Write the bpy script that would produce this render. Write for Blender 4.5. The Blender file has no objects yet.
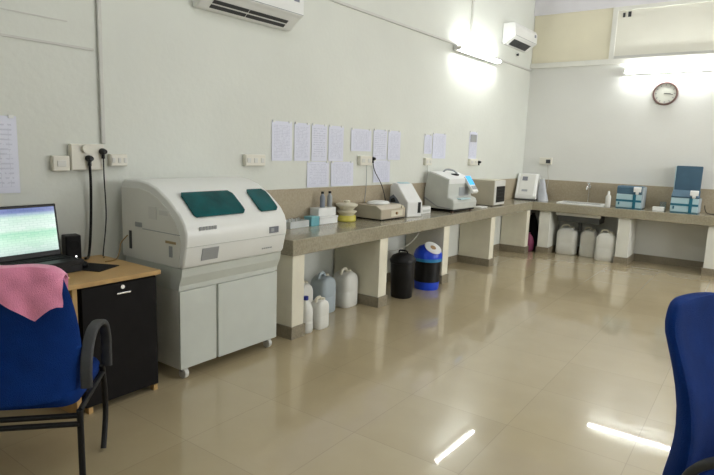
import bpy, bmesh, math, random
from mathutils import Vector, Matrix
random.seed(4)
PI = math.pi
SC = bpy.context.scene
COL = SC.collection

# ------------------------------------------------------------------ camera
YAW, PITCH, ROLL = math.radians(35.578), math.radians(-8.943), math.radians(2.039)
cam = bpy.data.cameras.new('camera'); cam.sensor_width = 36.0; cam.lens = 558.146 / 714 * 36
cam.clip_start = 0.05
camo = bpy.data.objects.new('camera', cam); COL.objects.link(camo)
camo.location = (0, 0, 1.5)
camo.rotation_mode = 'QUATERNION'
fw = Vector((-math.sin(YAW) * math.cos(PITCH), math.cos(YAW) * math.cos(PITCH), math.sin(PITCH)))
rt0 = Vector((math.cos(YAW), math.sin(YAW), 0)); up0 = rt0.cross(fw)
rt = rt0 * math.cos(ROLL) + up0 * math.sin(ROLL); up = -rt0 * math.sin(ROLL) + up0 * math.cos(ROLL)
camo.rotation_quaternion = Matrix((rt, up, -fw)).transposed().to_quaternion()
SC.camera = camo

# ------------------------------------------------------------------ light and exposure
SC.view_settings.view_transform = 'Standard'; SC.view_settings.look = 'None'
SC.view_settings.gamma = 1.0; SC.view_settings.use_curve_mapping = False
SC.view_settings.exposure = 0.56
w = bpy.data.worlds.new('world'); SC.world = w; w.use_nodes = True
w.node_tree.nodes['Background'].inputs[0].default_value = (0.75, 0.85, 1.0, 1)
w.node_tree.nodes['Background'].inputs[1].default_value = 1.0
TUBE_STRENGTH = 66.0
def area(name, loc, rot, sx, sy, power, color):
    l = bpy.data.lights.new(name, 'AREA'); l.shape = 'RECTANGLE'; l.size = sx; l.size_y = sy
    l.energy = power; l.color = color
    o = bpy.data.objects.new(name, l); COL.objects.link(o); o.location = loc; o.rotation_euler = rot
    return o
# added fill for daylight through two assumed windows of the right-hand wall (out of the frame)
for yy, pw in ((4.4, 26), (7.2, 74)):
    area('window_daylight', (3.52, yy, 1.95), (0, PI / 2, 0), 1.4, 1.6, pw, (1.0, 0.99, 0.98))

# ------------------------------------------------------------------ materials
MATS = {}
def mat(name, c, rough=0.5, metal=0.0, vary=0.06, scale=8.0, bump=0.0, bscale=60.0, spec=0.5, trans=0.0, alpha=1.0, coat=0.0, ior=1.45):
    if name in MATS: return MATS[name]
    m = bpy.data.materials.new(name); m.use_nodes = True
    nt = m.node_tree; b = nt.nodes['Principled BSDF']
    b.inputs['Roughness'].default_value = rough; b.inputs['Metallic'].default_value = metal
    b.inputs['Specular IOR Level'].default_value = spec; b.inputs['IOR'].default_value = ior
    b.inputs['Transmission Weight'].default_value = trans; b.inputs['Alpha'].default_value = alpha
    b.inputs['Coat Weight'].default_value = coat
    tc = nt.nodes.new('ShaderNodeTexCoord'); n = nt.nodes.new('ShaderNodeTexNoise')
    n.inputs['Scale'].default_value = scale; n.inputs['Detail'].default_value = 5
    nt.links.new(tc.outputs['Object'], n.inputs['Vector'])
    r = nt.nodes.new('ShaderNodeValToRGB'); r.color_ramp.elements[0].position = 0.3; r.color_ramp.elements[1].position = 0.7
    r.color_ramp.elements[0].color = tuple(max(0, x * (1 - vary)) for x in c) + (1,)
    r.color_ramp.elements[1].color = tuple(min(1, x * (1 + vary)) for x in c) + (1,)
    nt.links.new(n.outputs['Fac'], r.inputs['Fac']); nt.links.new(r.outputs['Color'], b.inputs['Base Color'])
    if bump:
        n2 = nt.nodes.new('ShaderNodeTexNoise'); n2.inputs['Scale'].default_value = bscale; n2.inputs['Detail'].default_value = 3
        nt.links.new(tc.outputs['Object'], n2.inputs['Vector'])
        bp = nt.nodes.new('ShaderNodeBump'); bp.inputs['Strength'].default_value = bump; bp.inputs['Distance'].default_value = 0.01
        nt.links.new(n2.outputs['Fac'], bp.inputs['Height']); nt.links.new(bp.outputs['Normal'], b.inputs['Normal'])
    MATS[name] = m
    return m
def emit(name, c, s):
    if name in MATS: return MATS[name]
    m = bpy.data.materials.new(name); m.use_nodes = True; nt = m.node_tree
    nt.nodes.remove(nt.nodes['Principled BSDF']); e = nt.nodes.new('ShaderNodeEmission')
    e.inputs[0].default_value = tuple(c) + (1,); e.inputs[1].default_value = s
    nt.links.new(e.outputs[0], nt.nodes['Material Output'].inputs[0]); MATS[name] = m
    return m

def math_node(nt, op, a, b=None, c=None):
    n = nt.nodes.new('ShaderNodeMath'); n.operation = op
    for i, x in enumerate((a, b, c)):
        if x is None: continue
        if isinstance(x, (int, float)): n.inputs[i].default_value = x
        else: nt.links.new(x, n.inputs[i])
    return n.outputs[0]

def floor_material():
    m = bpy.data.materials.new('glossy_vitrified_tile'); m.use_nodes = True; nt = m.node_tree; b = nt.nodes['Principled BSDF']
    g = nt.nodes.new('ShaderNodeNewGeometry'); s = nt.nodes.new('ShaderNodeSeparateXYZ'); nt.links.new(g.outputs['Position'], s.inputs[0])
    T = 0.616
    fx = math_node(nt, 'DIVIDE', math_node(nt, 'ADD', s.outputs[0], 2.227 + 20 * T), T)
    fy = math_node(nt, 'DIVIDE', math_node(nt, 'ADD', s.outputs[1], -1.674 + 20 * T), T)
    def edge(f):
        fr = math_node(nt, 'FRACT', f); return math_node(nt, 'MINIMUM', fr, math_node(nt, 'SUBTRACT', 1.0, fr))
    e = math_node(nt, 'MINIMUM', edge(fx), edge(fy))
    line = math_node(nt, 'LESS_THAN', e, 0.003)
    cx = nt.nodes.new('ShaderNodeCombineXYZ'); nt.links.new(math_node(nt, 'FLOOR', fx), cx.inputs[0]); nt.links.new(math_node(nt, 'FLOOR', fy), cx.inputs[1])
    wn = nt.nodes.new('ShaderNodeTexWhiteNoise'); nt.links.new(cx.outputs[0], wn.inputs['Vector'])
    no = nt.nodes.new('ShaderNodeTexNoise'); no.inputs['Scale'].default_value = 5; no.inputs['Detail'].default_value = 6; nt.links.new(g.outputs['Position'], no.inputs['Vector'])
    v = math_node(nt, 'ADD', math_node(nt, 'MULTIPLY', wn.outputs['Value'], 0.35), math_node(nt, 'MULTIPLY', no.outputs['Fac'], 0.65))
    r = nt.nodes.new('ShaderNodeValToRGB'); r.color_ramp.elements[0].position = 0.2; r.color_ramp.elements[1].position = 0.8
    r.color_ramp.elements[0].color = (0.44, 0.36, 0.215, 1); r.color_ramp.elements[1].color = (0.49, 0.405, 0.25, 1)
    nt.links.new(v, r.inputs['Fac'])
    mx = nt.nodes.new('ShaderNodeMixRGB'); mx.inputs[2].default_value = (0.16, 0.12, 0.075, 1)
    nt.links.new(math_node(nt, 'MULTIPLY', line, 0.3), mx.inputs[0]); nt.links.new(r.outputs[0], mx.inputs[1]); nt.links.new(mx.outputs[0], b.inputs['Base Color'])
    b.inputs['IOR'].default_value = 1.45; b.inputs['Coat Weight'].default_value = 0.85; b.inputs['Coat Roughness'].default_value = 0.03; b.inputs['Coat IOR'].default_value = 1.5
    n2 = nt.nodes.new('ShaderNodeTexNoise'); n2.inputs['Scale'].default_value = 2.2; n2.inputs['Detail'].default_value = 1; nt.links.new(g.outputs['Position'], n2.inputs['Vector'])
    rr = nt.nodes.new('ShaderNodeMapRange'); rr.inputs['To Min'].default_value = 0.22; rr.inputs['To Max'].default_value = 0.32
    nt.links.new(n2.outputs['Fac'], rr.inputs['Value']); b.inputs['Roughness'].default_value = 0.27
    return m

def granite_material(name, a, bcol, rough):
    m = bpy.data.materials.new(name); m.use_nodes = True; nt = m.node_tree; b = nt.nodes['Principled BSDF']
    tc = nt.nodes.new('ShaderNodeTexCoord'); n = nt.nodes.new('ShaderNodeTexNoise'); n.inputs['Scale'].default_value = 55; n.inputs['Detail'].default_value = 8
    n3 = nt.nodes.new('ShaderNodeTexNoise'); n3.inputs['Scale'].default_value = 3; nt.links.new(tc.outputs['Object'], n3.inputs['Vector'])
    nt.links.new(tc.outputs['Object'], n.inputs['Vector'])
    r = nt.nodes.new('ShaderNodeValToRGB'); r.color_ramp.elements[0].position = 0.36; r.color_ramp.elements[1].position = 0.62
    r.color_ramp.elements[0].color = a + (1,); r.color_ramp.elements[1].color = bcol + (1,)
    nt.links.new(math_node(nt, 'ADD', math_node(nt, 'MULTIPLY', n.outputs['Fac'], 0.7), math_node(nt, 'MULTIPLY', n3.outputs['Fac'], 0.3)), r.inputs['Fac'])
    nt.links.new(r.outputs[0], b.inputs['Base Color']); b.inputs['Roughness'].default_value = rough
    return m

def paper_material(name, rows, cols):
    m = bpy.data.materials.new(name); m.use_nodes = True; nt = m.node_tree; b = nt.nodes['Principled BSDF']
    tc = nt.nodes.new('ShaderNodeTexCoord'); s = nt.nodes.new('ShaderNodeSeparateXYZ'); nt.links.new(tc.outputs['Generated'], s.inputs[0])
    def lines(f, k, wd):
        fr = math_node(nt, 'FRACT', math_node(nt, 'MULTIPLY', f, k)); return math_node(nt, 'LESS_THAN', fr, wd)
    l = math_node(nt, 'MAXIMUM', lines(s.outputs[2], rows, 0.34), lines(s.outputs[1], cols, 0.06))
    n = nt.nodes.new('ShaderNodeTexNoise'); n.inputs['Scale'].default_value = 40; nt.links.new(tc.outputs['Object'], n.inputs['Vector'])
    l = math_node(nt, 'MULTIPLY', l, math_node(nt, 'GREATER_THAN', n.outputs['Fac'], 0.45))
    # blank margin
    def inside(f, a, c): return math_node(nt, 'MULTIPLY', math_node(nt, 'GREATER_THAN', f, a), math_node(nt, 'LESS_THAN', f, c))
    l = math_node(nt, 'MULTIPLY', l, math_node(nt, 'MULTIPLY', inside(s.outputs[2], 0.08, 0.9), inside(s.outputs[1], 0.1, 0.9)))
    mx = nt.nodes.new('ShaderNodeMixRGB'); mx.inputs[1].default_value = (0.70, 0.72, 0.84, 1); mx.inputs[2].default_value = (0.46, 0.48, 0.60, 1)
    nt.links.new(math_node(nt, 'MULTIPLY', l, 0.6), mx.inputs[0]); nt.links.new(mx.outputs[0], b.inputs['Base Color'])
    b.inputs['Roughness'].default_value = 0.3; b.inputs['Emission Strength'].default_value = 0
    return m

def cloth_material(name, c, scale, bump, sheen=0.3):
    m = mat(name, c, rough=0.9, vary=0.12, scale=scale, bump=bump, bscale=260, spec=0.2)
    m.node_tree.nodes['Principled BSDF'].inputs['Sheen Weight'].default_value = sheen
    return m

def screen_material():
    m = bpy.data.materials.new('lit_screen'); m.use_nodes = True; nt = m.node_tree; b = nt.nodes['Principled BSDF']
    tc = nt.nodes.new('ShaderNodeTexCoord'); s = nt.nodes.new('ShaderNodeSeparateXYZ'); nt.links.new(tc.outputs['Generated'], s.inputs[0])
    r = nt.nodes.new('ShaderNodeValToRGB'); els = r.color_ramp.elements
    els[0].position = 0.0; els[0].color = (0.5, 0.62, 0.6, 1); els[1].position = 1.0; els[1].color = (0.10, 0.14, 0.40, 1)
    for p, c in ((0.06, (0.62, 0.74, 0.7, 1)), (0.28, (0.62, 0.85, 0.70, 1)), (0.45, (0.42, 0.75, 0.55, 1)), (0.55, (0.75, 0.85, 0.80, 1)), (0.8, (0.62, 0.78, 0.70, 1)), (0.87, (0.35, 0.45, 0.62, 1)), (0.92, (0.12, 0.16, 0.42, 1))):
        e = els.new(p); e.color = c
    nt.links.new(s.outputs[2], r.inputs['Fac'])
    br = nt.nodes.new('ShaderNodeTexBrick'); br.inputs['Scale'].default_value = 5; br.inputs['Mortar Size'].default_value = 0.02
    br.inputs['Color1'].default_value = (0.9, 0.95, 0.92, 1); br.inputs['Color2'].default_value = (0.6, 0.85, 0.7, 1); br.inputs['Mortar'].default_value = (0.4, 0.6, 0.55, 1)
    cx = nt.nodes.new('ShaderNodeCombineXYZ'); nt.links.new(s.outputs[1], cx.inputs[0]); nt.links.new(s.outputs[2], cx.inputs[1]); nt.links.new(cx.outputs[0], br.inputs['Vector'])
    mx = nt.nodes.new('ShaderNodeMixRGB'); mx.blend_type = 'MULTIPLY'; mx.inputs[0].default_value = 0.5
    nt.links.new(r.outputs[0], mx.inputs[1]); nt.links.new(br.outputs[0], mx.inputs[2])
    nt.links.new(mx.outputs[0], b.inputs['Emission Color']); b.inputs['Emission Strength'].default_value = 0.72
    b.inputs['Base Color'].default_value = (0.02, 0.02, 0.02, 1); b.inputs['Roughness'].default_value = 0.15
    return m

WALL = mat('wall_paint', (0.70, 0.72, 0.665), 0.7, vary=0.035, scale=1.3, bump=0.15, bscale=25)
WALLB = mat('back_wall_paint', (0.72, 0.725, 0.69), 0.7, vary=0.025, scale=1.3, bump=0.15, bscale=25)
CEIL = mat('ceiling_paint', (0.74, 0.73, 0.76), 0.8, vary=0.03, scale=2)
PILLAR = mat('cream_pillar_paint', (0.76, 0.725, 0.59), 0.65, vary=0.06, scale=4, bump=0.15)
PILLARW = mat('white_pillar_paint', (0.73, 0.73, 0.66), 0.65, vary=0.05, scale=4, bump=0.15)
TRIMW = mat('white_trim', (0.74, 0.74, 0.68), 0.5, vary=0.03)
BEIGE = mat('beige_board', (0.76, 0.72, 0.56), 0.75, vary=0.04, scale=2)
BEIGE_LIT = mat('cream_board', (0.78, 0.77, 0.68), 0.6, vary=0.03, scale=2)  # right-hand board, its colour lightened for the glow of the tube light
GRAN = granite_material('speckled_granite', (0.27, 0.24, 0.17), (0.37, 0.34, 0.25), 0.16)
GRAN2 = granite_material('backsplash_granite', (0.35, 0.295, 0.20), (0.42, 0.36, 0.26), 0.3)
SKIRT = granite_material('skirting_stone', (0.20, 0.17, 0.115), (0.28, 0.245, 0.175), 0.35)
FLOOR = floor_material()
PAPER = paper_material('printed_sheet', 26, 4)
PAPER2 = paper_material('printed_table_sheet', 16, 6)
PLW = mat('white_plastic', (0.80, 0.81, 0.79), 0.35, vary=0.02)
PLW2 = mat('offwhite_plastic', (0.66, 0.66, 0.62), 0.4, vary=0.03)
SWITCH = mat('switch_plate_plastic', (0.74, 0.72, 0.63), 0.35, vary=0.02)
ANBODY = mat('analyser_shell', (0.82, 0.83, 0.80), 0.32, vary=0.02, scale=3)
ANSIDE = mat('analyser_side', (0.74, 0.74, 0.69), 0.45, vary=0.03, scale=3)
ANDOOR = mat('analyser_door', (0.60, 0.63, 0.58), 0.4, vary=0.02)
TEAL = mat('teal_window_glass', (0.001, 0.07, 0.075), 0.2, vary=0.35, scale=6, spec=0.25)
BLACK = mat('black_plastic', (0.008, 0.008, 0.009), 0.4, vary=0.2, spec=0.3)
BLACKM = mat('black_matte', (0.010, 0.010, 0.011), 0.7, vary=0.2, spec=0.2)
BLKWOOD = mat('black_laminate', (0.010, 0.009, 0.009), 0.6, vary=0.2, spec=0.15)
DGREY = mat('dark_grey_plastic', (0.04, 0.042, 0.045), 0.5, vary=0.1)
GREY = mat('grey_plastic', (0.33, 0.35, 0.36), 0.4, vary=0.04)
LGREY = mat('light_grey_plastic', (0.56, 0.58, 0.54), 0.4, vary=0.04)
BGREY = mat('blue_grey_plastic', (0.22, 0.25, 0.30), 0.5, vary=0.08)
BEIGEP = mat('beige_enamel', (0.48, 0.42, 0.32), 0.4, vary=0.04)
BEIGEP2 = mat('grey_beige_enamel', (0.46, 0.43, 0.34), 0.45, vary=0.04)
CHROME = mat('chrome', (0.75, 0.75, 0.75), 0.2, metal=1.0)
STEEL = mat('brushed_steel', (0.09, 0.095, 0.095), 0.4, metal=0.6)
CYAN = mat('cyan_box_plastic', (0.16, 0.42, 0.48), 0.35, vary=0.06)
YELLOW = mat('yellow_plastic', (0.62, 0.55, 0.10), 0.4, vary=0.06)
CREAM = mat('cream_plastic', (0.70, 0.66, 0.52), 0.4, vary=0.04)
HDPE = mat('milky_plastic', (0.74, 0.74, 0.69), 0.4, vary=0.04, spec=0.5)
HDPEB = mat('bluish_milky_plastic', (0.42, 0.49, 0.53), 0.4, vary=0.05)
HDPEG = mat('liquid_filled_plastic', (0.45, 0.47, 0.46), 0.4, vary=0.05)
BLUECAP = mat('blue_cap', (0.02, 0.04, 0.30), 0.4)
BINBLUE = mat('bin_blue', (0.01, 0.06, 0.60), 0.3, vary=0.05)
BINLBLUE = mat('bin_rim_blue', (0.03, 0.25, 0.50), 0.35)
DVBLUE = mat('device_dark_blue', (0.05, 0.11, 0.165), 0.6, vary=0.08)
DVLIGHT = mat('device_pale_blue', (0.42, 0.58, 0.62), 0.35, vary=0.03)
DVTEAL = mat('device_teal_stripe', (0.01, 0.13, 0.20), 0.35)
DVSIDE = mat('device_side', (0.40, 0.46, 0.50), 0.4)
WOOD = mat('desk_wood', (0.52, 0.33, 0.13), 0.35, vary=0.12, scale=5)
FABRIC = cloth_material('blue_fabric', (0.003, 0.032, 0.19), 12, 0.5, 0.0)
TOWEL = cloth_material('pink_terry', (0.92, 0.32, 0.50), 10, 0.5, 0.5)
PINKBAG = mat('pink_bag', (0.50, 0.12, 0.25), 0.5)
CLOCKR = mat('clock_rim_brown', (0.15, 0.09, 0.08), 0.35)
CLOCKF = mat('clock_face', (0.62, 0.63, 0.56), 0.5, vary=0.02)
TUBE = emit('lit_tube', (0.97, 1.0, 0.98), TUBE_STRENGTH)
BLUESCR = emit('blue_screen', (0.10, 0.45, 1.0), 1.1)
GLOWDOT = emit('white_led', (1, 1, 0.95), 2)  # glow given to the speaker's white logo dot, which is no lamp
MARK = mat('printed_mark', (0.18, 0.19, 0.22), 0.5)
MARK2 = mat('grey_printed_mark', (0.33, 0.34, 0.34), 0.5)
CONDUIT = mat('conduit_plastic', (0.60, 0.60, 0.56), 0.5, vary=0.03)
PATCH = mat('wall_patch_plaster', (0.38, 0.39, 0.34), 0.8)
CABLEW = mat('white_cable', (0.50, 0.48, 0.42), 0.5)
CABLEY = mat('yellowish_cable', (0.30, 0.20, 0.08), 0.5)

# ------------------------------------------------------------------ helpers
def box(bm, x0, x1, y0, y1, z0, z1):
    v = [bm.verts.new(p) for p in ((x0, y0, z0), (x1, y0, z0), (x1, y1, z0), (x0, y1, z0), (x0, y0, z1), (x1, y0, z1), (x1, y1, z1), (x0, y1, z1))]
    for f in ((3, 2, 1, 0), (4, 5, 6, 7), (0, 1, 5, 4), (1, 2, 6, 5), (2, 3, 7, 6), (3, 0, 4, 7)): bm.faces.new([v[i] for i in f])
def lathe(bm, prof, cx=0, cy=0, n=24, axis='z', sx=1.0, sy=1.0):
    rings = []
    for r, z in prof:
        ring = []
        for k in range(n):
            a = 2 * PI * k / n; p = (cx + sx * r * math.cos(a), cy + sy * r * math.sin(a), z)
            if axis == 'x': p = (z, cx + sx * r * math.cos(a), cy + sy * r * math.sin(a))
            if axis == 'y': p = (cx + sx * r * math.sin(a), z, cy + sy * r * math.cos(a))
            ring.append(bm.verts.new(p))
        rings.append(ring)
    for a, b in zip(rings, rings[1:]):
        for k in range(n): bm.faces.new((a[k], a[(k + 1) % n], b[(k + 1) % n], b[k]))
    bm.faces.new(rings[0][::-1]); bm.faces.new(rings[-1])
def tube(bm, pts, r, n=8):
    pts = [Vector(p) for p in pts]; rings = []; prev = None
    for i, p in enumerate(pts):
        d = (pts[min(i + 1, len(pts) - 1)] - pts[max(i - 1, 0)]).normalized()
        u = prev - d * prev.dot(d) if prev is not None else d.orthogonal()
        u.normalize(); prev = u; v = d.cross(u)
        rings.append([bm.verts.new(p + (u * math.cos(2 * PI * k / n) + v * math.sin(2 * PI * k / n)) * r) for k in range(n)])
    for a, b in zip(rings, rings[1:]):
        for k in range(n): bm.faces.new((a[k], a[(k + 1) % n], b[(k + 1) % n], b[k]))
    bm.faces.new(rings[0][::-1]); bm.faces.new(rings[-1])
def smooth_path(pts, k=6):
    P = [Vector(p) for p in pts]; out = []
    for i in range(len(P) - 1):
        a = P[max(i - 1, 0)]; b = P[i]; c = P[i + 1]; d = P[min(i + 2, len(P) - 1)]
        for j in range(k):
            t = j / k
            out.append(0.5 * ((2 * b) + (c - a) * t + (2 * a - 5 * b + 4 * c - d) * t * t + (3 * b - a - 3 * c + d) * t ** 3))
    out.append(P[-1]); return out
def prism(bm, prof, y0, y1, plane='xz'):
    """polygon in x,z swept along y (or in x,y swept along z)"""
    f = (lambda p, t: (p[0], t, p[1])) if plane == 'xz' else (lambda p, t: (p[0], p[1], t))
    a = [bm.verts.new(f(p, y0)) for p in prof]; b = [bm.verts.new(f(p, y1)) for p in prof]; n = len(prof)
    for k in range(n): bm.faces.new((a[k], a[(k + 1) % n], b[(k + 1) % n], b[k]))
    bm.faces.new(a[::-1]); bm.faces.new(b)
def loft(bm, rings):
    R = [[bm.verts.new(p) for p in r] for r in rings]; n = len(R[0])
    for a, b in zip(R, R[1:]):
        for k in range(n): bm.faces.new((a[k], a[(k + 1) % n], b[(k + 1) % n], b[k]))
    bm.faces.new(R[0][::-1]); bm.faces.new(R[-1])
def shell(bm, G, t):
    """closed thin sheet from a grid of points, thickened by t along the grid normals"""
    n, m = len(G), len(G[0]); G = [[Vector(p) for p in r] for r in G]
    def nrm(i, j):
        a = G[min(i + 1, n - 1)][j] - G[max(i - 1, 0)][j]; b = G[i][min(j + 1, m - 1)] - G[i][max(j - 1, 0)]
        return a.cross(b).normalized()
    A = [[bm.verts.new(G[i][j]) for j in range(m)] for i in range(n)]
    B = [[bm.verts.new(G[i][j] + nrm(i, j) * t) for j in range(m)] for i in range(n)]
    for i in range(n - 1):
        for j in range(m - 1):
            bm.faces.new((A[i][j], A[i][j + 1], A[i + 1][j + 1], A[i + 1][j])); bm.faces.new((B[i][j], B[i + 1][j], B[i + 1][j + 1], B[i][j + 1]))
    for i in range(n - 1):
        for j in (0, m - 1): bm.faces.new((A[i][j], A[i + 1][j], B[i + 1][j], B[i][j]))
    for j in range(m - 1):
        for i in (0, n - 1): bm.faces.new((A[i][j], A[i][j + 1], B[i][j + 1], B[i][j]))
def rrect(hx, hy, r, n=4, cx=0, cy=0):
    out = []
    for sx, sy, a0 in ((1, 1, 0), (-1, 1, PI / 2), (-1, -1, PI), (1, -1, 1.5 * PI)):
        for k in range(n + 1):
            a = a0 + k * PI / 2 / n; out.append((cx + sx * (hx - r) + r * math.cos(a), cy + sy * (hy - r) + r * math.sin(a)))
    return out
def obj(name, bm, m, parent=None, bevel=0.0, smooth=False, sub=0, loc=None, rotz=0):
    bmesh.ops.recalc_face_normals(bm, faces=bm.faces)
    me = bpy.data.meshes.new(name); bm.to_mesh(me); bm.free()
    o = bpy.data.objects.new(name, me); COL.objects.link(o)
    me.materials.append(m)
    if smooth:
        me.polygons.foreach_set('use_smooth', [True] * len(me.polygons))
        me.set_sharp_from_angle(angle=math.radians(42))
    if parent: o.parent = parent
    if loc: o.location = loc
    if rotz: o.rotation_euler = (0, 0, rotz)
    if bevel:
        b = o.modifiers.new('bevel', 'BEVEL'); b.width = bevel; b.segments = 2; b.limit_method = 'ANGLE'
    if sub:
        s = o.modifiers.new('sub', 'SUBSURF'); s.levels = sub; s.render_levels = sub
    return o
def bx(name, x0, x1, y0, y1, z0, z1, m, parent=None, bevel=0.0, **k):
    bm = bmesh.new(); box(bm, x0, x1, y0, y1, z0, z1); return obj(name, bm, m, parent, bevel, **k)
def lt(name, prof, m, parent=None, cx=0, cy=0, n=24, axis='z', sx=1, sy=1, **k):
    bm = bmesh.new(); lathe(bm, prof, cx, cy, n, axis, sx, sy); return obj(name, bm, m, parent, smooth=True, **k)
def tb(name, pts, r, m, parent=None, n=8, smoothp=True, **k):
    bm = bmesh.new(); tube(bm, smooth_path(pts) if smoothp else pts, r, n); return obj(name, bm, m, parent, smooth=True, **k)
def pr(name, prof, y0, y1, m, parent=None, plane='xz', bevel=0.0, **k):
    bm = bmesh.new(); prism(bm, prof, y0, y1, plane); return obj(name, bm, m, parent, bevel, **k)
def tag(o, label, cat, group=None):
    o['label'] = label; o['category'] = cat
    if group: o['group'] = group
    return o
def thing(name, label, cat, loc=(0, 0, 0), rotz=0, group=None):
    o = bpy.data.objects.new(name, None); COL.objects.link(o); o.location = loc; o.rotation_euler = (0, 0, rotz); o.empty_display_size = 0.1
    return tag(o, label, cat, group)
def struct(o): o['kind'] = 'structure'; return o
def dup(root, loc, label, rotz=None, scale=None):
    r = root.copy(); COL.objects.link(r); r.location = loc; r['label'] = label
    if rotz is not None: r.rotation_euler = (0, 0, rotz)
    if scale: r.scale = scale
    for ch in list(root.children):
        c = ch.copy(); COL.objects.link(c); c.parent = r
        for g in list(ch.children):
            d = g.copy(); COL.objects.link(d); d.parent = c
    return r

# ------------------------------------------------------------------ the room
WS = 0.036; WR = -math.atan(WS)
def wx(y): return -3.506 + WS * (y - 2)      # the left wall runs very slightly out of square
YB = 9.212; XR = 3.55; YF = -2.6; ZC = 4.25
def quadprism(pts, z0, z1):
    bm = bmesh.new(); prism(bm, pts, z0, z1, 'xy'); return bm
struct(obj('floor', quadprism([(wx(YF) - .2, YF - .2), (XR + .2, YF - .2), (XR + .2, YB + .2), (wx(YB) - .2, YB + .2)], -0.1, 0), FLOOR))
struct(obj('ceiling', quadprism([(wx(YF) - .2, YF - .2), (XR + .2, YF - .2), (XR + .2, YB + .2), (wx(YB) - .2, YB + .2)], ZC, ZC + .1), CEIL))
struct(obj('wall_left', quadprism([(wx(YF), YF), (wx(YB), YB), (wx(YB) - .2, YB), (wx(YF) - .2, YF)], 0, ZC), WALL))
struct(bx('wall_back', wx(YB) - .2, XR + .2, YB, YB + .2, 0, ZC, WALLB))
struct(bx('wall_front', wx(YF) - .2, XR + .2, YF - .2, YF, 0, ZC, WALL))
# unseen right wall with two assumed window openings
bm = bmesh.new()
ys = [YF, 3.55, 5.25, 6.35, 8.05, YB]; zs = [0, 1.25, 2.65, ZC]
for i in range(5):
    for k in range(3):
        if k == 1 and i in (1, 3): continue
        box(bm, XR, XR + .2, ys[i], ys[i + 1], zs[k], zs[k + 1])
struct(obj('wall_right', bm, WALL))
for n, (a, b) in enumerate(((3.55, 5.25), (6.35, 8.05))):
    bm = bmesh.new()
    for z in (1.25, 2.61): box(bm, XR + .04, XR + .1, a, b, z, z + .04)
    for yy in (a, (a + b) / 2 - .02, b - .04): box(bm, XR + .04, XR + .1, yy, yy + .04, 1.25, 2.65)
    struct(obj('window_%d' % (n + 3), bm, TRIMW))  # frames of the assumed right-wall windows, out of view

# upper part of the back wall: boarded window band, ledge, beam
struct(bx('trim_1', wx(YB), XR, YB - .05, YB, 2.885, 2.965, TRIMW, bevel=.006))
struct(bx('trim_2', wx(YB), XR, YB - .04, YB, 3.70, ZC, CEIL))
w1 = struct(bx('window_1', wx(YB) + .01, -2.07, YB - .014, YB, 2.965, 3.70, BEIGE))
w2 = struct(bx('window_2', -2.0, 1.2, YB - .014, YB, 2.995, 3.66, BEIGE_LIT))
bm = bmesh.new(); box(bm, -2.07, -2.0, YB - .035, YB, 2.965, 3.70); box(bm, -2.0, 1.2, YB - .035, YB, 3.645, 3.70); box(bm, 1.2, 1.27, YB - .035, YB, 2.965, 3.70)
obj('window_frame', bm, TRIMW, w2, .004)
bx('window_sill', -2.0, 1.2, YB - .03, YB, 2.965, 3.005, CONDUIT, w2)
o = bx('hinge_clip', -1.93, -1.90, YB - .03, YB - .014, 3.55, 3.61, DGREY, w2)
o = bx('hinge_clip', -1.86, -1.82, YB - .03, YB - .014, 3.55, 3.62, DGREY, w2)

# skirting
def leftstrip(y0, y1, z0, z1, t, o0=0.0):
    return quadprism([(wx(y0) + o0, y0), (wx(y0) + t, y0), (wx(y1) + t, y1), (wx(y1) + o0, y1)], z0, z1)
struct(obj('baseboard_left', leftstrip(YF, YB, 0, .10, .012), SKIRT))
struct(bx('baseboard_back', wx(YB) + .012, XR, YB - .012, YB, 0, .10, SKIRT))

# wall trunking and pipes (plastic conduit on the left wall)
o = obj('wall_conduit', leftstrip(2.05, YB - .01, 2.848, 2.872, .02), CONDUIT); tag(o, 'thin horizontal conduit running along the left wall to the far corner', 'conduit')
o = obj('wall_conduit', leftstrip(YF + .01, 1.975, 2.055, 2.069, .008), CONDUIT); tag(o, 'thin conduit on the left wall ending at the vertical pipe', 'conduit')
o = obj('wall_conduit', leftstrip(YF + .01, 1.82, 2.2, 2.206, .004), CONDUIT); tag(o, 'faint upper cable line on the wall, topmost at left edge of the photo', 'conduit')
c = thing('conduit_pipe', 'pale vertical conduit rising from the double socket plate to the ceiling', 'conduit', (wx(2.01), 2.01, 1.48), WR)
bx('pipe', 0, .022, -.010, .018, 0, ZC - 1.48, CONDUIT, c, .006)
bx('plaster_patch', 0, .004, -.075, -.019, .93, 1.8, PATCH, c)  # dark grey strip on the wall left of the pipe
c = thing('conduit_pipe', 'narrow vertical conduit dropping to the lit tube on the left wall', 'conduit', (wx(7.04), 7.04, 2.875), WR)
bx('pipe', 0, .022, -.012, .012, 0, ZC - 2.875, CONDUIT, c)

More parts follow.
